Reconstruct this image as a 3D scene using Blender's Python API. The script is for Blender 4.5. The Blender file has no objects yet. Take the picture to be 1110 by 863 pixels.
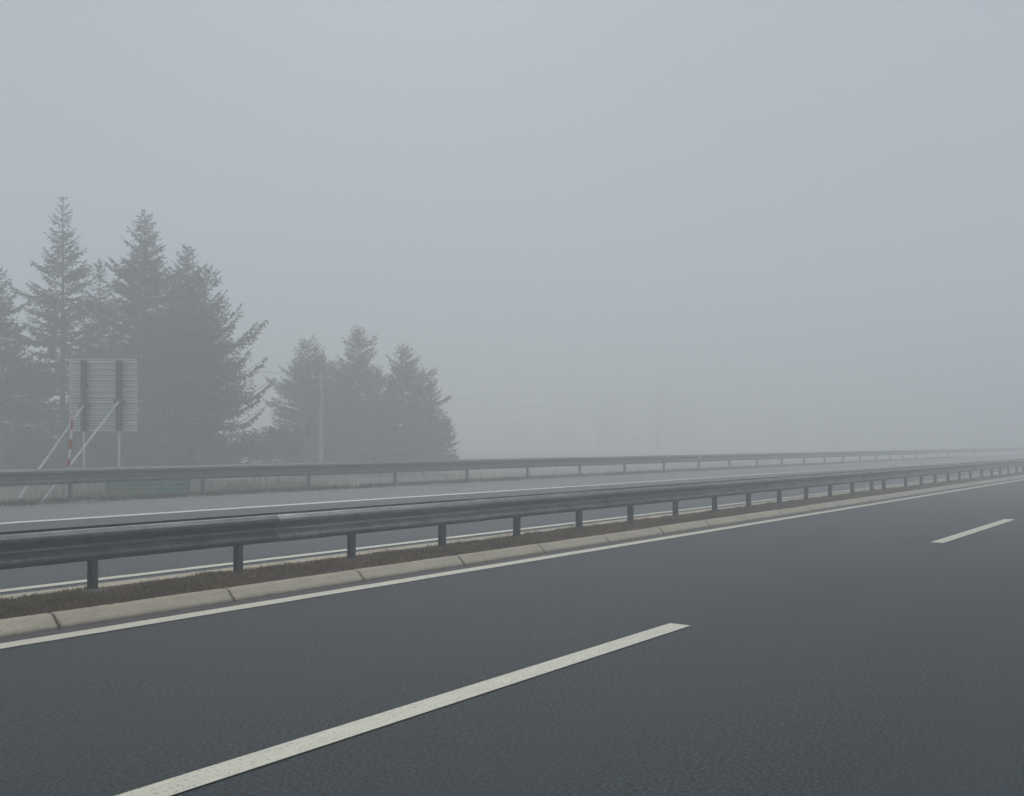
import bpy, math, random
from mathutils import Vector, noise as mnoise

R = math.radians
random.seed(11)
scene = bpy.context.scene
COL = scene.collection

# ------------------------------------------------------------------ camera
# road axis = +X, lateral away from the camera = +Y; sizes in metres
F_PX, W_PX, VPX, HOR = 1080.0, 1110.0, 1355.0, 480.0
TT = (VPX - 555.0) / F_PX
PHI = math.atan(TT)
CP, SP = math.cos(PHI), math.sin(PHI)
CAM_H = 1.6
cam_d = bpy.data.cameras.new('camera')
cam = bpy.data.objects.new('camera', cam_d)
COL.objects.link(cam)
cam.location = (0, 0, CAM_H)
cam.rotation_euler = (R(90), 0, PHI - R(90))
cam_d.sensor_width = 36.0
cam_d.lens = F_PX / W_PX * 36.0
cam_d.shift_y = (HOR - 431.5) / W_PX
cam_d.clip_start = 0.05
cam_d.clip_end = 3000
scene.camera = cam

# ------------------------------------------------------------------ world, sun, exposure
SUN_EL, SUN_AZ = R(38), R(42)
world = bpy.data.worlds.new("World")
scene.world = world
world.use_nodes = True
wn, wl = world.node_tree.nodes, world.node_tree.links
wn.clear()
wo = wn.new('ShaderNodeOutputWorld')
bg = wn.new('ShaderNodeBackground')
sky = wn.new('ShaderNodeTexSky')
sky.sky_type = 'NISHITA'
sky.sun_disc = False
sky.sun_elevation = SUN_EL
sky.sun_rotation = R(90) - SUN_AZ
sky.air_density = 1.0
sky.dust_density = 2.0
mixw = wn.new('ShaderNodeMix')
mixw.data_type = 'RGBA'
mixw.inputs['Factor'].default_value = 0.94
mixw.inputs['B'].default_value = (4.2, 4.74, 5.35, 1)      # even cloud deck over the sky
wl.new(sky.outputs[0], mixw.inputs['A'])
wl.new(mixw.outputs['Result'], bg.inputs['Color'])
bg.inputs['Strength'].default_value = 0.10
wl.new(bg.outputs[0], wo.inputs['Surface'])

sd = bpy.data.lights.new('sun', 'SUN')
sun = bpy.data.objects.new('sun', sd)
COL.objects.link(sun)
sd.energy = 1.5
sd.angle = R(25)
sd.color = (1.0, 0.985, 0.96)
sv = Vector((math.cos(SUN_EL) * math.cos(SUN_AZ), math.cos(SUN_EL) * math.sin(SUN_AZ), math.sin(SUN_EL)))
sun.rotation_euler = sv.to_track_quat('Z', 'Y').to_euler()

scene.view_settings.view_transform = 'Standard'
scene.view_settings.look = 'None'
scene.view_settings.gamma = 1
scene.view_settings.use_curve_mapping = False
scene.view_settings.exposure = 0.12

cy = scene.cycles
cy.max_bounces = 12
cy.diffuse_bounces = 3
cy.glossy_bounces = 2
cy.transmission_bounces = 2
cy.transparent_max_bounces = 4
cy.volume_bounces = 12
cy.use_denoising = True
cy.use_adaptive_sampling = True
cy.adaptive_threshold = 0.01
HAZE_DENSITY = 0.0172
HAZE_COLOR = (0.978, 0.991, 0.997, 1)


# ------------------------------------------------------------------ helpers
def tag(o, label=None, cat=None, group=None, kind=None):
    if label: o['label'] = label
    if cat: o['category'] = cat
    if group: o['group'] = group
    if kind: o['kind'] = kind
    return o


def empty(name, loc, rz=0.0):
    o = bpy.data.objects.new(name, None)
    COL.objects.link(o)
    o.location = loc
    o.rotation_euler = (0, 0, rz)
    o.empty_display_size = 0.2
    return o


class MB:
    """collects vertices and faces of one mesh"""
    def __init__(self):
        self.v, self.f = [], []

    def add(self, vs, fs):
        b = len(self.v)
        self.v += [tuple(p) for p in vs]
        self.f += [tuple(b + i for i in q) for q in fs]

    def box(self, x0, x1, y0, y1, z0, z1):
        self.add([(x0, y0, z0), (x1, y0, z0), (x1, y1, z0), (x0, y1, z0),
                  (x0, y0, z1), (x1, y0, z1), (x1, y1, z1), (x0, y1, z1)],
                 [(0, 3, 2, 1), (4, 5, 6, 7), (0, 1, 5, 4), (1, 2, 6, 5), (2, 3, 7, 6), (3, 0, 4, 7)])

    def tube(self, pts, rads, n=8, cap=True):
        pts = [Vector(p) for p in pts]
        rings = []
        for i, p in enumerate(pts):
            d = (pts[min(i + 1, len(pts) - 1)] - pts[max(i - 1, 0)]).normalized()
            ref = Vector((0, 0, 1)) if abs(d.z) < 0.9 else Vector((1, 0, 0))
            a = d.cross(ref).normalized()
            b = d.cross(a)
            r = rads[i] if isinstance(rads, (list, tuple)) else rads
            rings.append([p + a * (r * math.cos(2 * math.pi * k / n)) + b * (r * math.sin(2 * math.pi * k / n)) for k in range(n)])
        vs = [v for r_ in rings for v in r_]
        fs = []
        for i in range(len(pts) - 1):
            for k in range(n):
                fs.append((i * n + k, i * n + (k + 1) % n, (i + 1) * n + (k + 1) % n, (i + 1) * n + k))
        if cap:
            fs.append(tuple(range(n))[::-1])
            fs.append(tuple((len(pts) - 1) * n + k for k in range(n)))
        self.add(vs, fs)

    def build(self, name, mat, parent=None, smooth=False, loc=None):
        me = bpy.data.meshes.new(name)
        me.from_pydata(self.v, [], self.f)
        me.update()
        if smooth:
            me.polygons.foreach_set('use_smooth', [True] * len(me.polygons))
        me.materials.append(mat)
        o = bpy.data.objects.new(name, me)
        COL.objects.link(o)
        if parent: o.parent = parent
        if loc: o.location = loc
        return o


def along(px, D):
    """distance along the road of image column px on the line at lateral distance D"""
    t = (px - 555.0) / F_PX
    return D * (CP + t * SP) / (SP - t * CP)


def at(px, depth):
    """ground point at image column px and view depth"""
    t = (px - 555.0) / F_PX
    return Vector((depth * (CP + t * SP), depth * (SP - t * CP), 0))


def zat(py, depth):
    return CAM_H - (py - HOR) / F_PX * depth


def berm(y):
    pts = [(21.0, 0.262), (21.6, 0.27), (23.0, 0.16), (25.5, -0.10), (30, -0.26), (500, -0.26)]
    for (a, za), (b_, zb) in zip(pts, pts[1:]):
        if y <= b_: return za + (zb - za) * max(0, (y - a) / (b_ - a))
    return pts[-1][1]


# ------------------------------------------------------------------ materials
def new_mat(name, rough=0.8, metallic=0.0, spec=0.3):
    m = bpy.data.materials.new(name)
    m.use_nodes = True
    nt = m.node_tree
    b = nt.nodes['Principled BSDF']
    b.inputs['Roughness'].default_value = rough
    b.inputs['Metallic'].default_value = metallic
    b.inputs['Specular IOR Level'].default_value = spec
    return m, nt, b


def coords(nt, scale=(1, 1, 1), kind='Object'):
    tc = nt.nodes.new('ShaderNodeTexCoord')
    mp = nt.nodes.new('ShaderNodeMapping')
    mp.inputs['Scale'].default_value = scale
    nt.links.new(tc.outputs[kind], mp.inputs['Vector'])
    return mp.outputs[0]


def tnoise(nt, vec, scale, detail=3, rough=0.55):
    n = nt.nodes.new('ShaderNodeTexNoise')
    n.inputs['Scale'].default_value = scale
    n.inputs['Detail'].default_value = detail
    n.inputs['Roughness'].default_value = rough
    nt.links.new(vec, n.inputs['Vector'])
    return n.outputs['Fac']


def ramp(nt, fac, stops):
    r = nt.nodes.new('ShaderNodeValToRGB')
    el = r.color_ramp.elements
    while len(el) < len(stops): el.new(0.5)
    for e, (p, c) in zip(el, stops):
        e.position = p
        e.color = (c[0], c[1], c[2], 1) if not isinstance(c, (int, float)) else (c, c, c, 1)
    nt.links.new(fac, r.inputs[0])
    return r.outputs[0]


def mix(nt, fac, a, b, mode='MIX'):
    n = nt.nodes.new('ShaderNodeMix')
    n.data_type = 'RGBA'
    n.blend_type = mode
    for sock, val in ((n.inputs['Factor'], fac), (n.inputs['A'], a), (n.inputs['B'], b)):
        if isinstance(val, (int, float)): sock.default_value = val
        elif isinstance(val, tuple): sock.default_value = (val[0], val[1], val[2], 1)
        else: nt.links.new(val, sock)
    return n.outputs['Result']


def bump(nt, b, h, strength, dist):
    n = nt.nodes.new('ShaderNodeBump')
    n.inputs['Strength'].default_value = strength
    n.inputs['Distance'].default_value = dist
    nt.links.new(h, n.inputs['Height'])
    nt.links.new(n.outputs[0], b.inputs['Normal'])


def sep(nt, vec, axis):
    s = nt.nodes.new('ShaderNodeSeparateXYZ')
    nt.links.new(vec, s.inputs[0])
    return s.outputs[axis]


def maprange(nt, v, a, b, c=0.0, d=1.0):
    n = nt.nodes.new('ShaderNodeMapRange')
    n.inputs['From Min'].default_value = a
    n.inputs['From Max'].default_value = b
    n.inputs['To Min'].default_value = c
    n.inputs['To Max'].default_value = d
    nt.links.new(v, n.inputs['Value'])
    return n.outputs[0]


def math_n(nt, op, a, b):
    n = nt.nodes.new('ShaderNodeMath')
    n.operation = op
    for i, v in enumerate((a, b)):
        if isinstance(v, (int, float)): n.inputs[i].default_value = v
        else: nt.links.new(v, n.inputs[i])
    return n.outputs[0]


def asphalt(name, base, grain, dirt_band=None, tracks=()):
    m, nt, b = new_mat(name, 0.82, 0, 0.35)
    v = coords(nt)
    fine = tnoise(nt, v, 60, 3, 0.8)
    mid = tnoise(nt, coords(nt, (0.8, 1, 1)), 46, 2, 0.8)
    big = tnoise(nt, coords(nt, (0.25, 1.1, 1)), 0.9, 4, 0.6)
    g = ramp(nt, fine, [(0.33, tuple(c * (1 - grain) for c in base)), (0.5, base), (0.68, tuple(c * (1 + grain * 1.5) for c in base))])
    g = mix(nt, 0.9, g, ramp(nt, mid, [(0.42, 0.25), (0.52, 1.0), (0.62, 2.6)]), 'MULTIPLY')
    g = mix(nt, 0.8, g, ramp(nt, big, [(0.3, 0.82), (0.7, 1.16)]), 'MULTIPLY')
    # rare pale stones in the aggregate
    vo = nt.nodes.new('ShaderNodeTexVoronoi')
    vo.inputs['Scale'].default_value = 9
    nt.links.new(v, vo.inputs['Vector'])
    spots = ramp(nt, vo.outputs['Distance'], [(0.035, 1.0), (0.06, 0.0)])
    sel = ramp(nt, sep(nt, vo.outputs['Color'], 0), [(0.93, 0.0), (0.95, 1.0)])
    g = mix(nt, math_n(nt, 'MULTIPLY', spots, sel), g, (0.3, 0.31, 0.31))
    y = sep(nt, v, 1)
    if dirt_band:
        y0, y1 = dirt_band
        wob = math_n(nt, 'ADD', y, math_n(nt, 'MULTIPLY', tnoise(nt, v, 6, 4), 0.10))
        band = maprange(nt, wob, y0, y1)
        g = mix(nt, math_n(nt, 'MULTIPLY', band, 0.85), g, mix(nt, tnoise(nt, v, 30, 3), (0.055, 0.048, 0.042), (0.17, 0.15, 0.13)))
    for yc in tracks:      # polished wheel tracks
        d = math_n(nt, 'ABSOLUTE', math_n(nt, 'SUBTRACT', y, yc), 0.0)
        w = maprange(nt, d, 0.55, 0.1)
        g = mix(nt, math_n(nt, 'MULTIPLY', w, 0.35), g, tuple(c * 1.35 for c in base))
    nt.links.new(g, b.inputs['Base Color'])
    bump(nt, b, fine, 0.6, 0.012)
    return m


def paint(name, base):
    m, nt, b = new_mat(name, 0.6, 0, 0.35)
    v = coords(nt)
    fine = tnoise(nt, v, 55, 3, 0.75)
    mid = tnoise(nt, coords(nt, (0.5, 3, 1)), 5, 4, 0.7)
    c = ramp(nt, mid, [(0.3, tuple(x * 0.84 for x in base)), (0.65, base)])
    worn = ramp(nt, fine, [(0.33, 1.0), (0.43, 0.0)])
    c = mix(nt, math_n(nt, 'MULTIPLY', worn, 0.85), c, (0.16, 0.16, 0.15))
    nt.links.new(c, b.inputs['Base Color'])
    bump(nt, b, fine, 0.4, 0.006)
    return m


M = {}
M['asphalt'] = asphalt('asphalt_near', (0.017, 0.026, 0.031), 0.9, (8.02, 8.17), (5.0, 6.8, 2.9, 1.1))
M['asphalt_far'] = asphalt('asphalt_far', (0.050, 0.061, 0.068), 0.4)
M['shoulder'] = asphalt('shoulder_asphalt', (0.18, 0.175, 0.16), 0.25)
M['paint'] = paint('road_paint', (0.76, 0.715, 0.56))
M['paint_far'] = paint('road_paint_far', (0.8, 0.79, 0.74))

# kerb concrete
m, nt, b = new_mat('kerb_concrete', 0.9, 0, 0.2)
v = coords(nt)
c = ramp(nt, tnoise(nt, v, 3.0, 5, 0.65), [(0.3, (0.54, 0.45, 0.335)), (0.7, (0.68, 0.59, 0.45))])
c = mix(nt, 0.6, c, ramp(nt, tnoise(nt, v, 45, 3, 0.7), [(0.3, 0.75), (0.7, 1.2)]), 'MULTIPLY')
zz = math_n(nt, 'ADD', sep(nt, v, 2), math_n(nt, 'MULTIPLY', tnoise(nt, v, 9, 4), -0.05))
c = mix(nt, math_n(nt, 'MULTIPLY', maprange(nt, zz, 0.025, -0.02), 0.75), c, (0.16, 0.135, 0.11))   # splash dirt along the foot
nt.links.new(c, b.inputs['Base Color'])
bump(nt, b, tnoise(nt, v, 40, 4), 0.4, 0.01)
M['kerb'] = m
jx = math_n(nt, 'FRACT', math_n(nt, 'DIVIDE', math_n(nt, 'SUBTRACT', sep(nt, v, 0), along(64, 8.25) - 0.02), 1.83), 0.0)
jx = math_n(nt, 'ABSOLUTE', math_n(nt, 'SUBTRACT', jx, 0.5), 0.0)
jw = math_n(nt, 'ADD', jx, math_n(nt, 'MULTIPLY', tnoise(nt, v, 14, 3), 0.03))
low = maprange(nt, sep(nt, v, 2), 0.11, 0.03)
st = math_n(nt, 'MULTIPLY', maprange(nt, jw, 0.492, 0.515), math_n(nt, 'ADD', math_n(nt, 'MULTIPLY', low, 0.5), 0.3))
nt.links.new(mix(nt, st, c, (0.13, 0.10, 0.05)), b.inputs['Base Color'])

m, nt, b = new_mat('kerb_joint', 0.95, 0, 0.1)
c = ramp(nt, tnoise(nt, coords(nt), 25, 3), [(0.3, (0.06, 0.05, 0.035)), (0.7, (0.12, 0.10, 0.07))])
nt.links.new(c, b.inputs['Base Color'])
M['joint'] = m


def steel(name, lo, hi, metallic=0.35, rough=0.55):
    m, nt, b = new_mat(name, rough, metallic, 0.4)
    v = coords(nt)
    streak = tnoise(nt, coords(nt, (1.2, 1, 6)), 2.2, 5, 0.65)
    spang = tnoise(nt, v, 38, 2, 0.6)
    drip = tnoise(nt, coords(nt, (14, 1, 0.8)), 1.6, 4, 0.6)
    c = ramp(nt, streak, [(0.2, lo), (0.8, hi)])
    c = mix(nt, 0.5, c, ramp(nt, spang, [(0.35, 0.8), (0.65, 1.15)]), 'MULTIPLY')
    c = mix(nt, 0.55, c, ramp(nt, drip, [(0.3, 0.6), (0.55, 1.05)]), 'MULTIPLY')
    oi = nt.nodes.new('ShaderNodeObjectInfo')
    c = mix(nt, 0.8, c, ramp(nt, oi.outputs['Color'], [(0.0, 0.5), (1.0, 1.3)]), 'MULTIPLY')
    nt.links.new(c, b.inputs['Base Color'])
    nt.links.new(ramp(nt, spang, [(0.3, rough - 0.1), (0.7, rough + 0.15)]), b.inputs['Roughness'])
    return m


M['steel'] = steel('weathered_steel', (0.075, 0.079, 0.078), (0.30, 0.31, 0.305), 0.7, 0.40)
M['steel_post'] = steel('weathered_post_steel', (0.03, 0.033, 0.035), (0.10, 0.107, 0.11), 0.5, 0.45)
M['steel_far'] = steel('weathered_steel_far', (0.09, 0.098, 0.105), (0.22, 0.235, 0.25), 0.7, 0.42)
M['galv'] = steel('pale_galvanised', (0.42, 0.43, 0.44), (0.62, 0.62, 0.62), 0.2, 0.6)
M['panel'] = steel('aluminium_panel', (0.24, 0.24, 0.23), (0.36, 0.36, 0.34), 0.15, 0.6)
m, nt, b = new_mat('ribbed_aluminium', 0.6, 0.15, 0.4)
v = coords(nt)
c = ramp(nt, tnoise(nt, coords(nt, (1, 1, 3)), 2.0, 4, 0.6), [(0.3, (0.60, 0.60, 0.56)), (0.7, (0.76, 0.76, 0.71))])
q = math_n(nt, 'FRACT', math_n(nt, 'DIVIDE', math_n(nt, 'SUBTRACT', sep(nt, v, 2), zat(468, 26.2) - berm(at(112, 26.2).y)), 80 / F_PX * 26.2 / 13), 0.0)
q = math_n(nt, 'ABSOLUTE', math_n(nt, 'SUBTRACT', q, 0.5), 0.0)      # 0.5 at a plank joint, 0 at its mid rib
c = mix(nt, math_n(nt, 'MULTIPLY', maprange(nt, q, 0.40, 0.44), 0.6), c, (0.07, 0.07, 0.07))  # shade in the grooves between planks, painted into the colour as dark lines
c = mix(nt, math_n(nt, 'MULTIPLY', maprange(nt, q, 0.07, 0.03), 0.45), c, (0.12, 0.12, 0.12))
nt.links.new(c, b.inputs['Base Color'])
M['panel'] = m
M['channel'] = steel('dark_channel', (0.12, 0.124, 0.132), (0.20, 0.205, 0.21), 0.3, 0.6)


def flat(name, col, rough=0.7, var=0.2, scale=8):
    m, nt, b = new_mat(name, rough, 0, 0.3)
    c = ramp(nt, tnoise(nt, coords(nt), scale, 4), [(0.3, tuple(x * (1 - var) for x in col)), (0.7, tuple(x * (1 + var) for x in col))])
    nt.links.new(c, b.inputs['Base Color'])
    return m


M['red'] = flat('red_band', (0.42, 0.06, 0.045))
M['white'] = flat('white_band', (0.7, 0.68, 0.64), var=0.12)
M['green'] = flat('green_paint', (0.05, 0.20, 0.12), var=0.35, scale=3)
M['concrete'] = flat('pale_concrete', (0.33, 0.33, 0.32))
M['wire'] = flat('wire', (0.05, 0.05, 0.05))
M['bark'] = flat('bark', (0.07, 0.055, 0.045), 0.9, 0.35, 6)
M['reflector'] = flat('reflector_white', (0.85, 0.85, 0.82), 0.3, 0.05)


def leaf(name, a, bcol, scale=1.3):
    m, nt, b = new_mat(name, 0.85, 0, 0.15)
    v = coords(nt)
    c = ramp(nt, tnoise(nt, v, scale, 4, 0.7), [(0.3, a), (0.7, bcol)])
    c = mix(nt, 0.6, c, ramp(nt, tnoise(nt, v, 17, 2), [(0.3, 0.6), (0.7, 1.4)]), 'MULTIPLY')
    nt.links.new(c, b.inputs['Base Color'])
    return m


M['needle'] = leaf('spruce_needles', (0.026, 0.040, 0.030), (0.055, 0.075, 0.05))
M['needle_b'] = leaf('spruce_needles_dull', (0.034, 0.045, 0.037), (0.06, 0.072, 0.058))
M['bush'] = leaf('bush_twigs', (0.06, 0.06, 0.045), (0.11, 0.105, 0.08))
M['tuft'] = leaf('green_tuft', (0.085, 0.09, 0.03), (0.26, 0.21, 0.085), 3.0)
M['reed'] = leaf('dry_reed', (0.22, 0.18, 0.12), (0.42, 0.37, 0.28), 2.5)

# dead weeds on the median
m, nt, b = new_mat('median_weeds', 0.95, 0, 0.1)
v = coords(nt)
c = ramp(nt, tnoise(nt, v, 22, 4, 0.7), [(0.28, (0.09, 0.048, 0.02)), (0.5, (0.24, 0.14, 0.065)), (0.72, (0.46, 0.32, 0.16))])
c = mix(nt, 0.75, c, ramp(nt, tnoise(nt, v, 3.2, 4, 0.75), [(0.35, (0.5, 0.5, 0.55)), (0.5, (1.0, 0.95, 0.9)), (0.66, (1.6, 1.4, 1.15))]), 'MULTIPLY')
gr = ramp(nt, tnoise(nt, coords(nt, (0.6, 1, 1)), 1.1, 4, 0.7), [(0.5, 0.0), (0.62, 1.0)])
near = maprange(nt, sep(nt, v, 0), 6.5, 3.5)
gm = math_n(nt, 'MAXIMUM', math_n(nt, 'MULTIPLY', gr, 0.55), math_n(nt, 'MULTIPLY', near, 0.7))
c = mix(nt, gm, c, ramp(nt, tnoise(nt, v, 30, 3), [(0.3, (0.035, 0.045, 0.02)), (0.7, (0.10, 0.115, 0.055))]))
nt.links.new(c, b.inputs['Base Color'])
M['weeds'] = m

m, nt, b = new_mat('median_earth', 0.95, 0, 0.1)
v = coords(nt)
c = ramp(nt, tnoise(nt, v, 14, 5, 0.7), [(0.3, (0.05, 0.03, 0.018)), (0.55, (0.12, 0.075, 0.042)), (0.8, (0.2, 0.14, 0.08))])
nt.links.new(c, b.inputs['Base Color'])
bump(nt, b, tnoise(nt, v, 30, 5), 0.8, 0.03)
M['earth'] = m

m, nt, b = new_mat('winter_grass', 0.95, 0, 0.1)
v = coords(nt)
c = ramp(nt, tnoise(nt, v, 0.5, 6, 0.7), [(0.3, (0.16, 0.155, 0.10)), (0.55, (0.27, 0.25, 0.18)), (0.75, (0.17, 0.19, 0.11))])
c = mix(nt, 0.6, c, ramp(nt, tnoise(nt, v, 12, 4), [(0.3, 0.6), (0.7, 1.4)]), 'MULTIPLY')
nt.links.new(c, b.inputs['Base Color'])
bump(nt, b, tnoise(nt, v, 10, 5), 0.7, 0.08)
M['grass'] = m

# ------------------------------------------------------------------ ground and roads
GX0, GX1, GY0, GY1 = -220, 460, -150, 420


def fz(y):            # far carriageway crossfall
    return 0.025 * (y - 10.0)


mb = MB()
xs = [GX0, -120, -60] + [-40 + 2.0 * i for i in range(61)] + [100, 140, 200, 300, GX1]
ys = [GY0, -60, -20, -8, -4, 8.6, 9.4, 20.7, 20.9, 21.2, 21.6, 22.2, 23, 24, 25, 26.5, 28, 30, 34, 40, 46, 54, 65, 80, 110, 160, 250, GY1]
for y in ys:
    for x in xs:
        if y < -3: z = -0.12 if y > -6 else -0.4
        elif y < 20: z = -0.12
        elif y < 20.8: z = 0.1
        elif y < 21: z = 0.262
        else: z = berm(y) + (mnoise.noise(Vector((x * 0.35, y * 0.35, 0))) * (0.03 if y < 23 else 0.10))
        mb.v.append((x, y, z))
n = len(xs)
for j in range(len(ys) - 1):
    for i in range(n - 1):
        mb.f.append((j * n + i, j * n + i + 1, (j + 1) * n + i + 1, (j + 1) * n + i))
tag(mb.build('ground', M['grass']), kind='structure')


def strip(name, mat, x0, x1, prof, step=None):
    """sheet extruded along the road from a list of (y, z)"""
    mb = MB()
    xs_ = [x0, x1] if not step else [x0 + (x1 - x0) * i / int((x1 - x0) / step) for i in range(int((x1 - x0) / step) + 1)]
    for x in xs_:
        for (y, z) in prof: mb.v.append((x, y, z))
    k = len(prof)
    for i in range(len(xs_) - 1):
        for j in range(k - 1):
            mb.f.append((i * k + j, (i + 1) * k + j, (i + 1) * k + j + 1, i * k + j + 1))
    return mb.build(name, mat)


RX0, RX1 = -120, 380
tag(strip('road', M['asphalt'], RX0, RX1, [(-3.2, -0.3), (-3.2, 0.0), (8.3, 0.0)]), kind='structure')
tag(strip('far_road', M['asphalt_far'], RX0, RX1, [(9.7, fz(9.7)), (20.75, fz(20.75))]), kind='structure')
tag(strip('hard_shoulder', M['shoulder'], RX0, RX1, [(17.66, fz(17.66) + 0.004), (20.8, fz(20.8) + 0.004), (20.8, 0.1)]), kind='structure')


def line(name, mat, x0, x1, y0, y1, zf):
    mb = MB()
    rn = random.Random(int(y0 * 100))
    xs_ = [x0] + [-5 + .22 * i for i in range(320)] + [x1]
    for x in xs_:
        a, b_ = y0 + rn.uniform(-.005, .005), y1 + rn.uniform(-.005, .005)
        mb.v += [(x, a, zf(a) + .008), (x, b_, zf(b_) + .008)]
    for i in range(len(xs_) - 1):
        mb.f.append((2 * i, 2 * i + 2, 2 * i + 3, 2 * i + 1))
    tag(mb.build(name, mat), kind='structure')


flat0 = lambda y: 0.0
line('edge_line', M['paint'], RX0, RX1, 7.76, 7.97, flat0)
line('edge_line', M['paint'], RX0, RX1, -0.10, 0.10, flat0)
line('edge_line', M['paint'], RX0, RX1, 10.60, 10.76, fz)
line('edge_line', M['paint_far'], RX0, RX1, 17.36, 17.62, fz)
mb = MB()
for k in range(-6, 22):
    x0 = 1.85 + 14.95 * k
    mb.add([(x0, 3.915, .008), (x0 + 6.05, 3.915, .008), (x0 + 6.05, 4.115, .008), (x0, 4.115, .008)], [(0, 1, 2, 3)])
tag(mb.build('lane_marking', M['paint']), kind='structure')
mb = MB()
for k in range(-6, 22):
    x0 = 3 + 14.95 * k
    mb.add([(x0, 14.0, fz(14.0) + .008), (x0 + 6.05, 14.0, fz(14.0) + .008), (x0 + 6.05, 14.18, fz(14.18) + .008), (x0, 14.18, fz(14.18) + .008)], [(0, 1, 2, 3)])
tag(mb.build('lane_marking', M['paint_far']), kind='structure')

# kerbs: precast stones with a sloping face
KST = 1.83
k0 = along(64, 8.25) - 0.02


def kerb(prof, name, x0, x1):
    mb = MB()
    rnd = random.Random(5)
    x = k0 - KST * int((k0 - x0) / KST)
    yc = sum(p[0] for p in prof) / len(prof)
    while x < x1:
        a, e = x + 0.011, x + KST - 0.011
        dy, dz = rnd.uniform(-.004, .004), rnd.uniform(-.004, .003)
        k = len(prof)
        ch = 0.006
        rings = []
        for (xx, sc) in ((a, 0.96), (a + ch, 1.0), (e - ch, 1.0), (e, 0.96)):
            rings += [(xx, yc + (p[0] - yc) * sc + dy, p[1] * (1 if sc == 1 else 0.97) + dz) for p in prof]
        fs = []
        for r_ in range(3):
            for j in range(k - 1):
                fs.append((r_ * k + j, (r_ + 1) * k + j, (r_ + 1) * k + j + 1, r_ * k + j + 1))
        fs.append(tuple(range(k)))
        fs.append(tuple(3 * k + j for j in range(k))[::-1])
        mb.add(rings, fs)
        x += KST
    tag(mb.build(name, M['kerb']), kind='structure')
    core = [(yc + (p[0] - yc) * 0.93, p[1] - 0.014) for p in prof]
    tag(strip('kerb_joint', M['joint'], x0, x1, core), kind='structure')


kerb([(8.205, -0.1), (8.208, 0.022), (8.225, 0.040), (8.305, 0.112), (8.33, 0.122), (8.39, 0.124), (8.40, 0.0)], 'kerb', -40, 120)
kerb([(9.43, 0.0), (9.44, 0.122), (9.70, 0.124), (9.73, 0.118), (9.82, 0.04), (9.83, -0.1)], 'kerb', -40, 120)

# joint stains running out on the near kerb foot are part of the joint sheet


def earth_z(x, y):
    u = (y - 8.37) / (9.46 - 8.37)
    h = 0.112 + 0.045 * max(0.0, math.sin(math.pi * max(0, min(1, u)) ** 0.75)) * (1 - .45 * u)
    h += 0.026 * mnoise.noise(Vector((x * 2.1, y * 3, 0))) + 0.020 * mnoise.noise(Vector((x * 7, y * 7, 3)))
    return h


mb = MB()
NX = 1500
ex0, ex1 = -20.0, 120.0
exs = []
x = ex0
while x < ex1:
    exs.append(x)
    x += 0.05 if 2 < x < 14 else (0.1 if 0 < x < 30 else 0.4)
ny = 13
for x in exs:
    for j in range(ny):
        y = 8.375 + (9.455 - 8.375) * j / (ny - 1)
        z = earth_z(x, y)
        if j in (0, ny - 1): z = 0.10
        mb.v.append((x, y, z))
for i in range(len(exs) - 1):
    for j in range(ny - 1):
        mb.f.append((i * ny + j, (i + 1) * ny + j, (i + 1) * ny + j + 1, i * ny + j + 1))
tag(mb.build('median_strip', M['earth'], smooth=True), kind='structure')


def blades(name, mat, n, xf, yf, zf, hmin, hmax, w, lean, dens=None, seed=1, label=None):
    rnd = random.Random(seed)
    mb = MB()
    c = 0
    while c < n:
        x, y = xf(rnd), yf(rnd)
        if dens and rnd.random() > dens(x, y): continue
        c += 1
        z = zf(x, y)
        a = rnd.uniform(0, 6.283)
        hh = rnd.uniform(hmin, hmax)
        l = rnd.uniform(0, lean) * hh
        b_ = rnd.uniform(0, 6.283)
        wx, wy = math.cos(a) * w * .5, math.sin(a) * w * .5
        lx, ly = math.cos(b_) * l, math.sin(b_) * l
        base = len(mb.v)
        mb.v += [(x - wx, y - wy, z - .01), (x + wx, y + wy, z - .01),
                 (x + wx * .7 + lx * .4, y + wy * .7 + ly * .4, z + hh * .55), (x - wx * .7 + lx * .4, y - wy * .7 + ly * .4, z + hh * .55),
                 (x + lx, y + ly, z + hh)]
        mb.f += [(base, base + 1, base + 2, base + 3), (base + 3, base + 2, base + 4)]
    o = mb.build(name, mat)
    tag(o, label, kind='stuff')
    return o


def clump(x, y):
    return max(0.0, min(1.0, 0.45 + 1.3 * mnoise.noise(Vector((x * 1.7, y * 2.2, 7))) + 0.5 * mnoise.noise(Vector((x * 6, y * 6, 1)))))


blades('weeds', M['weeds'], 60000, lambda r: 2.5 + 45 * r.random() ** 1.8, lambda r: r.uniform(8.37, 9.40), earth_z,
       0.010, 0.042, 0.011, 2.6, clump, 3, 'matted brown dead weeds on the median strip between the kerbs')
blades('grass', M['tuft'], 13000, lambda r: 2.0 + 30 * r.random() ** 2.2, lambda r: r.uniform(8.45, 9.35), earth_z,
       0.03, 0.085, 0.006, 1.0, lambda x, y: clump(x * .7 + 5, y) ** 2 * (1.0 if x < 6 else .35), 4,
       'thin grass blades standing up along the median strip')
# verge outside the far carriageway
blades('verge_grass', M['bush'], 26000, lambda r: 3 + 95 * r.random() ** 1.4, lambda r: r.uniform(20.82, 22.6), lambda x, y: berm(y) - .01,
       0.04, 0.16, 0.02, 1.3, clump, 6, 'low dull winter grass on the verge under the far guardrail')


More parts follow.
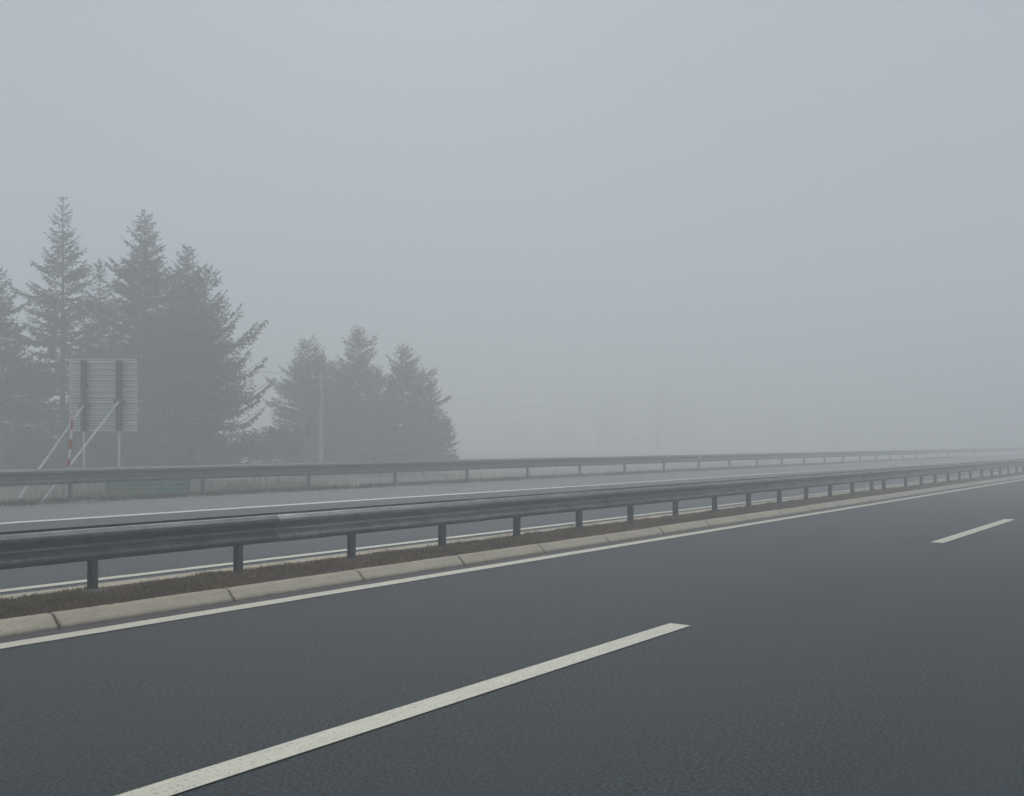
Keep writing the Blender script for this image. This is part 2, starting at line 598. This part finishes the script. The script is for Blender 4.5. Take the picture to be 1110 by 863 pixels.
# ------------------------------------------------------------------ guardrails
def beam_mesh(L, sgn, zb, mat, name, bolts=True):
    """W profile extruded along X from 0 to L; sgn -1 bulges to -Y"""
    P = [(.018, .310), (.024, .3095), (.036, .302), (.066, .279), (.076, .272), (.082, .262), (.083, .247), (.081, .234), (.072, .224),
         (.018, .181), (.008, .172), (.003, .155), (.008, .138), (.018, .129), (.072, .086), (.081, .076), (.083, .063), (.082, .048), (.076, .038),
         (.066, .031), (.036, .008), (.024, .0005), (.018, 0.0)]
    th = 0.004
    front = [(sgn * (d + th), z + zb) for d, z in P]
    back = [(sgn * d, z + zb) for d, z in P][::-1]
    loop = front + back
    k = len(loop)
    mb = MB()
    mb.add([(0, y, z) for y, z in loop] + [(L, y, z) for y, z in loop],
           [(j, (j + 1) % k, k + (j + 1) % k, k + j) for j in range(k)])
    nf = len(P)
    for xx, flip in ((0, False), (k, True)):
        for j in range(nf - 1):
            q = (xx + j, xx + j + 1, xx + k - 2 - j, xx + k - 1 - j)
            mb.f.append(q if not flip else q[::-1])
    if bolts:
        for bx_ in (0.06, 0.16, 0.26):
            for bz in (.20, .11):
                d = .05
                mb.tube([(bx_, sgn * (d - .005), zb + bz), (bx_, sgn * (d + .016), zb + bz)], 0.013, 8)
        mb.tube([(0.16, sgn * .002, zb + .155), (0.16, sgn * .018, zb + .155)], 0.018, 8)
    return mb


def post_mesh(z0, z1, w=0.10, d=0.055, th=0.005):
    """sigma section post: web ribbed, lips turned in, open towards -X"""
    h = w / 2
    c = [(-d / 2, -h + .012), (-d / 2, -h), (d / 2, -h), (d / 2, -h * .45), (d / 2 - .018, -h * .2), (d / 2 - .018, h * .2),
         (d / 2, h * .45), (d / 2, h), (-d / 2, h), (-d / 2, h - .012)]
    inner = []
    cen = [(p[0] - (th if p[0] > 0 else -0.0), p[1] * (1 - th / h) if abs(p[1]) > h * .9 else p[1]) for p in c]
    inner = cen[::-1]
    loop = c + inner
    k = len(loop)
    mb = MB()
    mb.add([(x_, y_, z0) for x_, y_ in loop] + [(x_, y_, z1) for x_, y_ in loop],
           [(j, (j + 1) % k, k + (j + 1) % k, k + j) for j in range(k)])
    n_ = len(c)
    for j in range(n_ - 1):
        mb.f.append((k + j, k + j + 1, k + k - 2 - j, k + k - 1 - j))
    return mb


# median guardrail (double sided)
ZB = 0.471
gr_ = empty('guardrail', (0, 9.04, 0.12))
tag(gr_, 'dark weathered double-sided steel guardrail on the brown median strip between kerbs', 'guardrail')
known = [100, 258, 381, 479, 560, 628, 683, 732, 774.5, 811.5, 844.7, 874, 900, 924, 945, 958, 982, 998.5, 1013.5, 1027.5, 1040, 1052, 1064, 1075, 1084, 1093, 1102]
S0 = along(100, 9.04)
DS = 1.768
posts_s = [S0 - DS * k for k in (3, 2, 1)] + [along(p, 9.04) for p in known]
while posts_s[-1] < 96: posts_s.append(posts_s[-1] + DS)
pm = post_mesh(-0.12, 0.60).build('post', M['steel_post'], gr_)
pm.location = (posts_s[0], 0, 0)
pm.color = (.55, .55, .55, 1)
prnd = random.Random(9)
spms = []
for s_ in (-1, 1):
    sp = MB()
    sp.box(-.03, .03, min(s_ * .1085, s_ * .052), max(s_ * .1085, s_ * .052), 0.42, 0.60)
    spm = sp.build('spacer', M['steel_post'], gr_)
    spm.location = (posts_s[0], 0, 0)
    spm.color = (.55, .55, .55, 1)
    spms.append(spm)
for s_ in posts_s[1:]:
    c_ = pm.copy(); COL.objects.link(c_); c_.parent = gr_; c_.location = (s_, prnd.uniform(-.006, .006), 0)
    c_.color = (prnd.uniform(.3, .8),) * 3 + (1,)
    c_.rotation_euler = (R(prnd.uniform(-.5, .5)), R(prnd.uniform(-.6, .6)), R(prnd.uniform(-2, 2)))
    for spm in spms:
        d_ = spm.copy(); COL.objects.link(d_); d_.parent = gr_; d_.location = (s_, 0, 0)
SEC = DS * 2
j0 = along(302, 8.85)
for sgn in (-1, 1):
    proto = None
    x = j0 - 4 * SEC
    i = 0
    while x < 94:
        if proto is None:
            proto = beam_mesh(SEC + 0.30, sgn, ZB - .12, M['steel'], 'rail').build('rail_panel', M['steel'], gr_)
            o = proto
        else:
            o = proto.copy(); COL.objects.link(o); o.parent = gr_
        o.color = ((.02, .02, .02, 1) if i == 2 else (.04, .04, .04, 1) if i == 3 else (1, 1, 1, 1) if i == 4 else (prnd.uniform(.35, .9),) * 3 + (1,))
        # alternate panels sit in front of their neighbours at the lap
        o.location = (x, sgn * (.109 + (.009 if i % 2 == 0 else 0)), prnd.uniform(-.003, .003))
        x += SEC; i += 1

# far guardrail
FD = 21.4
fr = empty('guardrail', (0, FD, 0.27))
tag(fr, 'grey single-sided steel guardrail along the outer verge, fading into the fog', 'guardrail')
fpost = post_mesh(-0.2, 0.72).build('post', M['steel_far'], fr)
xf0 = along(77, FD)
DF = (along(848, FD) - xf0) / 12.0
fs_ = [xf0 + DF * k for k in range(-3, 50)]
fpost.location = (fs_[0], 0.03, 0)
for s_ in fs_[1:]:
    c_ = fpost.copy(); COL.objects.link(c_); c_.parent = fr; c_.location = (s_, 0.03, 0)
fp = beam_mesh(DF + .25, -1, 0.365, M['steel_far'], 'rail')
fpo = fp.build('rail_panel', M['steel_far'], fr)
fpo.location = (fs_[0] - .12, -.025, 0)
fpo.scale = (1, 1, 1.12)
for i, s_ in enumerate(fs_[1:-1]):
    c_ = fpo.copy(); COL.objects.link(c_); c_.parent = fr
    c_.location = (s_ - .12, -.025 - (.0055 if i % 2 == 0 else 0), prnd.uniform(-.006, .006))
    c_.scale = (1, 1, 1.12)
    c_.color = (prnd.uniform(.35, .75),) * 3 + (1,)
mb = MB()
mb.box(-.05, .05, -.012, 0, 0, .11)
mb.box(-.012, .012, 0.0, .05, .03, .08)
rf = mb.build('reflector', M['reflector'], fr)
rf.location = (along(758, FD - .12), -.125, 0.61)
rf.rotation_euler = (0, 0, R(-50))

# small concrete footing beside the nearest post
mb = MB()
mb.box(-.14, .03, -.075, .02, -.03, .012)
mb.box(-.133, .023, -.068, .013, .012, .017)
o = mb.build('footing', M['concrete'], gr_)
o.location = (S0 + .01, -.03, 0.045)
o.rotation_euler = (0, 0, R(6))

# ------------------------------------------------------------------ road sign seen from behind
SZ = 26.2
sw = 73 / F_PX * SZ
sg = empty('road_sign', at(112, SZ) + Vector((0, 0, berm(at(112, SZ).y))), PHI - R(90))   # local +X = image right, +Y = away
tag(sg, 'large grey ribbed back of a road sign on two braced posts behind the far guardrail', 'road sign')
gz = berm(at(112, SZ).y)
zt, zb_ = zat(388, SZ) - gz, zat(468, SZ) - gz
x0, x1 = -37 / F_PX * SZ, 36.5 / F_PX * SZ
NP = 13
mb = MB()
ph = (zt - zb_) / NP
for i in range(NP):
    z0 = zb_ + ph * i
    # extruded plank: raised lips at both long edges, flat web
    mb.box(x0, x1, 0.0, 0.012, z0 + .004, z0 + ph - .004)
    mb.box(x0, x1, -0.030, -0.001, z0 + .004, z0 + .016)
    mb.box(x0, x1, -0.030, -0.001, z0 + ph - .016, z0 + ph - .004)
    mb.box(x0, x1, -0.010, -0.001, z0 + ph * .5 - .008, z0 + ph * .5 + .008)
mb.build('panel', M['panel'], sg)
for px0 in (92.5, 130.5):
    xx = (px0 - 112) / F_PX * SZ
    mb = MB()
    mb.tube([(xx, -.085, -.3), (xx, -.085, zb_ + .02)], .032, 10)
    mb.build('post', M['galv'], sg)
    mb = MB()
    mb.box(xx - .04, xx + .04, -.16, -.036, zb_ + .021, zt - .07)
    mb.box(xx - .05, xx - .041, -.175, -.036, zb_ + .021, zt - .07)
    mb.box(xx + .041, xx + .05, -.175, -.036, zb_ + .021, zt - .07)
    for q in range(4):
        zq = zb_ + .2 + q * (zt - zb_ - .4) / 3
        mb.box(xx - .11, xx + .11, -.058, -.0345, zq - .02, zq + .02)
    mb.build('channel', M['channel'], sg)


def world_pt(px, py, depth):
    p = at(px, depth)
    return Vector((p.x, p.y, zat(py, depth)))


sgm_inv_rot = -(PHI - R(90))


def to_sign(p):
    q = p - Vector(sg.location)
    c_, s_ = math.cos(sgm_inv_rot), math.sin(sgm_inv_rot)
    return Vector((q.x * c_ - q.y * s_, q.x * s_ + q.y * c_, q.z))


for (ax, ay, fx, fy, fd) in ((90.5, 440, 13, 551, 22.5), (129, 435, 43.5, 547, 22.5)):
    mb = MB()
    a = to_sign(world_pt(ax, ay, SZ - .2)); b2 = to_sign(world_pt(fx, fy, fd))
    mb.tube([a, b2], .028, 10)
    br = mb.build('brace', M['galv'], sg)
    mb = MB()
    mb.tube([a - Vector((.13, 0, 0)), a + Vector((.16, 0, 0))], .045, 8)
    mb.build('clamp', M['channel'], br)

# striped marker pole
MZ = 22.8
pt, pb = world_pt(78.3, 455, MZ), world_pt(74.2, 508, MZ)
gpt = pb + (pb - pt) * 0.72
mp_ = empty('marker_pole', (gpt.x, gpt.y, gpt.z))
tag(mp_, 'thin red and white striped marker pole leaning at the far guardrail before the sign', 'marker pole')
root = Vector(mp_.location)
mb = MB()
mb.tube([Vector((0, 0, 0)), pb - root], .02, 8)
mb.build('base_rod', M['galv'], mp_)
NB = 5
for k in range(NB):
    a = pb + (pt - pb) * (k / NB); b2 = pb + (pt - pb) * ((k + 1) / NB)
    mb = MB(); mb.tube([a - root, b2 - root], .028, 10)
    mb.build('band', M['red'] if k % 2 == 0 else M['white'], mp_)
mb = MB()
mb.tube([pb - root + Vector((0, 0, -.09)), pb - root + Vector((0, 0, -.05)), pb - root + Vector((0, 0, 0.0)), pb - root + Vector((0, 0, .03))], [.03, .055, .05, .03], 12)
mb.build('collar', M['white'], mp_)

# low green slatted fence
GZ = 25.5
ga, gb = at(115, GZ), at(206, GZ + .7)
dvec = gb - ga
gl = dvec.length
gf = empty('fence', (ga.x, ga.y, berm(ga.y)), math.atan2(dvec.y, dvec.x))
tag(gf, 'low green fence of horizontal slats seen under the far guardrail', 'fence')
z_ = -0.02
for k in range(4):
    mb = MB()
    mb.box(0, gl, -.02, .012, z_ + .12 + .125 * k, z_ + .12 + .125 * k + .113)
    mb.build('slat', M['green'], gf)
for q in range(4):
    mb = MB()
    mb.box(q * (gl - .06) / 3, q * (gl - .06) / 3 + .06, .013, .07, -.3, z_ + .60)
    mb.build('post', M['green'], gf)
mb = MB()
mb.box(-.01, gl + .01, -.03, .08, z_ + .605, z_ + .625)
mb.build('top_rail', M['galv'], gf)


# ------------------------------------------------------------------ utility poles and wires
def pole(px, depth, topy, label):
    p = at(px, depth)
    g0 = berm(p.y)
    h = zat(topy, depth) - g0
    e = empty('utility_pole', (p.x, p.y, g0), PHI - R(90) + R(25))
    tag(e, label, 'utility pole', 'utility poles beyond the far road')
    mb = MB(); mb.tube([(0, 0, -.4), (0, 0, h * .5), (0, 0, h)], [.12, .10, .08], 12)
    mb.build('shaft', M['concrete'], e)
    mb = MB(); mb.box(-.5, .5, -.05, .05, h - .38, h - .30)
    mb.build('crossarm', M['concrete'], e)
    for xx in (-.42, .42):
        mb = MB(); mb.tube([(xx, 0, h - .30), (xx, 0, h - .25), (xx, 0, h - .2), (xx, 0, h - .16)], [.03, .045, .03, .02], 8)
        mb.build('insulator', M['white'], e)
    a = R(25) + PHI - R(90)
    return [Vector((p.x + xx * math.cos(a), p.y + xx * math.sin(a), g0 + h - .16)) for xx in (-.42, .42)]


p1 = pole(348, 46, 402, 'pale concrete utility pole in front of the small spruces')
p2 = pole(712, 150, 432, 'faint utility pole nearly lost in the fog above the rail')
p0 = pole(-70, 30, 330, 'utility pole beyond the left edge of the view')
for (A_, B_, sag, lab) in ((p0, p1, .5, 'overhead wire reaching the pale pole from the left, {} strand'), (p1, p2, 1.5, 'overhead wire sagging from the pale pole to the right, {} strand')):
    for k in (0, 1):
        a, b2 = A_[k], B_[k]
        pts = [a.lerp(b2, i / 24) - Vector((0, 0, sag * 4 * (i / 24) * (1 - i / 24))) for i in range(25)]
        o0 = pts[0].copy()
        mb = MB(); mb.tube([p - o0 for p in pts], .0045, 5)
        w = mb.build('overhead_wire', M['wire'])
        w.location = o0
        tag(w, lab.format('left-hand' if k == 0 else 'right-hand'), 'wire', 'overhead wires')


# ------------------------------------------------------------------ trees
def kite(V, Fc, p, d, L, w, up):
    side = d.cross(up)
    if side.length < 1e-3: side = Vector((1, 0, 0))
    side = side.normalized() * (w * .5)
    b_ = len(V)
    m_ = p + d * (L * .45)
    V.append(p); V.append(m_ + side); V.append(p + d * L); V.append(m_ - side)
    Fc.append((b_, b_ + 1, b_ + 2, b_ + 3))


def spruce(px, depth, topy, radius, label, seed, gap=0.0, upturn=0.35, droop=0.25, prof=0.85, mat='needle', basez=None, wh=0.27, low=0.04, group='spruces beyond the far road', fac=None):
    rnd = random.Random(seed)
    k_ = fac or (1.13 if depth < 48 else 1.13)
    depth *= k_; radius *= k_
    p = at(px, depth)
    g0 = berm(p.y)
    H = zat(topy, depth) - g0
    e = empty('spruce_tree', (p.x, p.y, g0), rnd.uniform(0, 6.28))
    tag(e, label, 'tree', group)
    mb = MB()
    tr = 0.013 * H
    mb.tube([(0, 0, -.3), (0, 0, H * .3), (0, 0, H * .7), (0, 0, H * .98)], [tr, tr * .75, tr * .35, .01], 8)
    V, Fc = [], []
    z = H * low + .25
    UP = Vector((0, 0, 1))
    tw = MB()
    while z < H * .985:
        f = z / H
        rad = radius * (1 - f) ** prof
        # layered gaps and uneven width up the crown
        lay = 1.0 + 0.22 * mnoise.noise(Vector((seed * 3.1, z * 0.9, 0)))
        nb = rnd.choice((5, 6, 7)) if f < .8 else rnd.choice((4, 5))
        a0 = rnd.uniform(0, 6.28)
        for k in range(nb):
            if rnd.random() < gap * (0.4 + .6 * (1 - f)): continue
            a = a0 + k * 6.283 / nb + rnd.uniform(-.35, .35)
            az = 1.0 + 0.35 * mnoise.noise(Vector((math.cos(a) * 1.3, math.sin(a) * 1.3, z * .55 + seed * 2)))
            L = max(.10, rad * lay * az * rnd.uniform(.60, 1.18) + 0.08)
            if rnd.random() < .10: L *= 1.22
            d0 = Vector((math.cos(a), math.sin(a), 0))
            start_up = .15 + .55 * f ** 2 + rnd.uniform(-.08, .08)
            zz0 = z + rnd.uniform(-.1, .1)
            nseg = max(3, int(L / .16))
            pts = []
            for i in range(nseg + 1):
                t = i / nseg
                zo = L * (start_up * t - droop * 1.9 * t * t * (1 - f) + upturn * t ** 3.2 * (1 - .5 * f))
                pts.append(Vector((d0.x * L * t, d0.y * L * t, zz0 + zo)))
            if L > .5:
                tw.tube([pts[0], pts[len(pts) // 2], pts[-1]], [.018 * L ** .5, .012 * L ** .5, .004], 4, cap=False)
            step = .085 if fac is None else .3
            nst = max(3, int(L / step))
            for i in range(nst + 1):
                t = .10 + .90 * i / nst
                fi = t * nseg
                i0 = min(nseg - 1, int(fi))
                q = pts[i0].lerp(pts[i0 + 1], fi - i0)
                dr = (pts[i0 + 1] - pts[i0]).normalized()
                bl = (.12 + .42 * L * max(0.0, 1 - t) ** .75 * min(1, t * 2.6)) * rnd.uniform(.65, 1.15)
                bl = min(bl, .75)
                for sd_ in (-1, 1):
                    sv_ = dr.cross(UP).normalized() * sd_
                    dd = (dr * rnd.uniform(.55, .9) + sv_ * rnd.uniform(.7, 1.0) + UP * rnd.uniform(-.38, .05)).normalized()
                    kite(V, Fc, q, dd, bl, rnd.uniform(.07, .11) * (1 if fac is None else 4), (UP + sv_ * rnd.uniform(-.9, .9)).normalized())
                    if bl > .22:
                        for _ in range(int(bl / .14)):
                            u = rnd.uniform(.25, .95)
                            qq = q + dd * (bl * u)
                            d3 = (dd * .6 + Vector((rnd.uniform(-.6, .6), rnd.uniform(-.6, .6), rnd.uniform(-.95, .1)))).normalized()
                            kite(V, Fc, qq, d3, rnd.uniform(.10, .24), rnd.uniform(.05, .085), Vector((rnd.uniform(-1, 1), rnd.uniform(-1, 1), rnd.uniform(-.3, 1))))
            kite(V, Fc, pts[-1] - dr * .05, dr, .2, .06, UP)
        z += wh * rnd.uniform(.75, 1.2) * (1 - .35 * f)
    # leader
    for k in range(12):
        a = rnd.uniform(0, 6.28)
        zz = H - .05 - .9 * k / 12
        kite(V, Fc, Vector((0, 0, zz)), Vector((math.cos(a), math.sin(a), .9)).normalized(), .07 + .012 * k, .05, UP)
    kite(V, Fc, Vector((0, 0, H - .12)), UP, .22, .05, Vector((1, 0, 0)))
    mb.add(tw.v, tw.f)
    mb.build('trunk', M['bark'], e)
    cb = MB(); cb.v = [tuple(q) for q in V]; cb.f = Fc
    cb.build('crown', M[mat], e)
    return e


spruce(68, 40, 214, 3.7, 'tallest narrow spruce with an open layered crown behind the sign', 3, gap=.38, wh=.40, droop=.34, upturn=.42, prof=1.0)
spruce(108, 43, 283, 2.3, 'spruce squeezed between the two tallest spruces behind the sign', 14, gap=.15, mat='needle_b')
spruce(157, 41, 228, 3.6, 'tall dense dark spruce right of the sign', 5, gap=.05, wh=.27, prof=.88)
spruce(203, 42.5, 268, 2.7, 'spruce leaning its crown between the dense spruce and the broad one', 6, gap=.04, wh=.25, prof=.75)
spruce(222, 39.5, 288, 3.3, 'broad spruce with upswept branch tips, rightmost of the large group', 8, gap=.30, upturn=.62, droop=.24, prof=.85, wh=.32)
spruce(-4, 38, 286, 2.5, 'spruce cut off by the left edge of the view', 21, gap=.15, prof=.8)
spruce(18, 45, 372, 2.6, 'short spruce low between the left edge and the tallest spruce', 22, gap=.1, mat='needle_b')
g2 = 'small spruces in the second clump'
spruce(334, 50, 369, 2.9, 'small spruce leftmost of the second clump, behind the pale pole', 31, gap=.04, prof=.7, group=g2)
spruce(388, 51, 356, 2.5, 'tallest spruce in the middle of the second clump', 32, gap=.04, prof=.7, group=g2)
spruce(361, 53, 392, 2.6, 'low spruce filling the gap between the first two of the second clump', 36, gap=.05, prof=.7, mat='needle_b', group=g2)
spruce(436, 51, 374, 2.2, 'third pointed spruce of the second clump', 33, gap=.06, prof=.7, group=g2)
spruce(459, 52, 400, 2.0, 'lower spruce on the right shoulder of the second clump', 34, gap=.06, prof=.65, group=g2)
spruce(477, 52, 446, 1.1, 'smallest spruce at the right end of the second clump', 35, gap=.06, prof=.5, group=g2, wh=.2)
spruce(412, 54, 405, 2.2, 'low spruce between the middle and third spruces of the second clump', 37, gap=.05, prof=.7, mat='needle_b', group=g2)


def bush(px, depth, topy, rad, label, seed, mat='bush', n=900, bare=False):
    rnd = random.Random(seed)
    p = at(px, depth)
    g0 = berm(p.y)
    H = zat(topy, depth) - g0
    e = empty('bush' if not bare else 'bare_tree', (p.x, p.y, g0), rnd.uniform(0, 6.28))
    tag(e, label, 'bush' if not bare else 'tree', 'bushes and bare trees beyond the far road')
    V, Fc = [], []
    st = MB()

    def grow(q, d, L, r_, lvl):
        n_ = 3
        pts = [q]
        for i in range(n_):
            d = (d + Vector((rnd.uniform(-.18, .18), rnd.uniform(-.18, .18), rnd.uniform(-.02, .12)))).normalized()
            q = q + d * (L / n_)
            pts.append(q)
        st.tube(pts, [r_, r_ * .85, r_ * .65, r_ * .45], 5 if lvl < 2 else 3, cap=False)
        if lvl >= (3 if not bare else 4):
            for _ in range(0 if bare else 9):
                b_ = pts[rnd.randrange(1, 4)]
                dd = Vector((rnd.uniform(-1, 1), rnd.uniform(-1, 1), rnd.uniform(-.4, 1))).normalized()
                kite(V, Fc, b_, dd, rnd.uniform(.08, .2), rnd.uniform(.04, .08), Vector((rnd.uniform(-1, 1), rnd.uniform(-1, 1), 1)))
            if bare:
                for _ in range(3):
                    kite(V, Fc, pts[rnd.randrange(1, 4)], Vector((rnd.uniform(-1, 1), rnd.uniform(-1, 1), rnd.uniform(.2, 1))).normalized(), rnd.uniform(.2, .4), .012, Vector((0, 1, 0)))
            return
        for i in range(rnd.choice((3, 4))):
            dd = (d + Vector((rnd.uniform(-1, 1), rnd.uniform(-1, 1), rnd.uniform(-.1, .6))) * (.75 if bare else 1.0)).normalized()
            grow(pts[rnd.randrange(2, 4)], dd, L * rnd.uniform(.5, .72), r_ * .5, lvl + 1)

    if bare:
        grow(Vector((0, 0, -.2)), Vector((0, 0, 1)), H * .42, H * .014, 0)
    else:
        for k in range(6):
            a = rnd.uniform(0, 6.28)
            grow(Vector((math.cos(a) * rad * .3, math.sin(a) * rad * .3, -.1)), Vector((math.cos(a) * .7 * rad / H, math.sin(a) * .7 * rad / H, 1)).normalized(), H * .45, .02, 0)
    st.build('stem' if not bare else 'trunk', M['bark'], e)
    cb = MB(); cb.v = [tuple(q) for q in V]; cb.f = Fc
    cb.build('crown', M[mat], e)


bush(291, 46, 458, 1.2, 'round dull bush between the broad spruce and the second clump', 41, mat='needle_b')
bush(272, 45, 470, 1.2, 'low bush at the foot of the broad spruce', 42, mat='needle_b')
bush(309, 47, 452, 1.2, 'taller bush against the left side of the second clump', 43, mat='needle_b')
bush(648, 150, 445, 1.5, 'bare thin tree, faint in the fog above the rail', 44, bare=True)
bush(684, 165, 436, 1.5, 'second bare tree, almost dissolved in the fog', 45, bare=True)

for i, (px, dp, ty, sd_) in enumerate(((610, 215, 454, 51), (664, 222, 432, 52), (718, 212, 418, 53), (744, 228, 430, 54), (846, 225, 446, 55), (905, 215, 452, 56), (560, 210, 456, 57))):
    lab = ('low rounded tree some way right of the second spruce clump', 'dim tree left of the faint pole, dissolving in the fog', 'tallest of the dim trees, straight behind the faint pole',
           'dim tree just right of the faint pole', 'dim tree alone in the fog far right of the faint pole', 'last dim tree toward the vanishing road', 'lowest dim tree in the fog nearest the second spruce clump')[i]
    spruce(px, dp, ty, 5.0, lab, sd_, gap=.2, wh=.5, prof=.45, mat='needle_b', group='dim trees in the far fog', fac=1.0)

# dry reeds behind the far rail
def reed_x(r): return r.choice([r.gauss(along(265, 22.6), .9), r.gauss(along(305, 22.8), 1.2), r.gauss(along(100, 22.6), .8), r.uniform(8, 34), r.uniform(8, 60)])


blades('dry_reeds', M['reed'], 5200, reed_x, lambda r: r.uniform(22.1, 24.2), lambda x, y: berm(y) - .02,
       0.15, 0.55, 0.011, .55, lambda x, y: clump(x * .5, y) + .1, 8, 'pale dry reeds and tall dead grass behind the far guardrail')

# ------------------------------------------------------------------ haze: one closed box of even fog
mb = MB()
mb.box(GX0 - 5, GX1 + 5, GY0 - 5, GY1 + 5, -1.5, 18.0)
m = bpy.data.materials.new('fog')
m.use_nodes = True
nt = m.node_tree
nt.nodes.clear()
out = nt.nodes.new('ShaderNodeOutputMaterial')
pv = nt.nodes.new('ShaderNodeVolumePrincipled')
pv.inputs['Color'].default_value = HAZE_COLOR
pv.inputs['Density'].default_value = HAZE_DENSITY
pv.inputs['Anisotropy'].default_value = 0.05
nt.links.new(pv.outputs[0], out.inputs['Volume'])
hz = mb.build('haze', m)
tag(hz, kind='stuff')
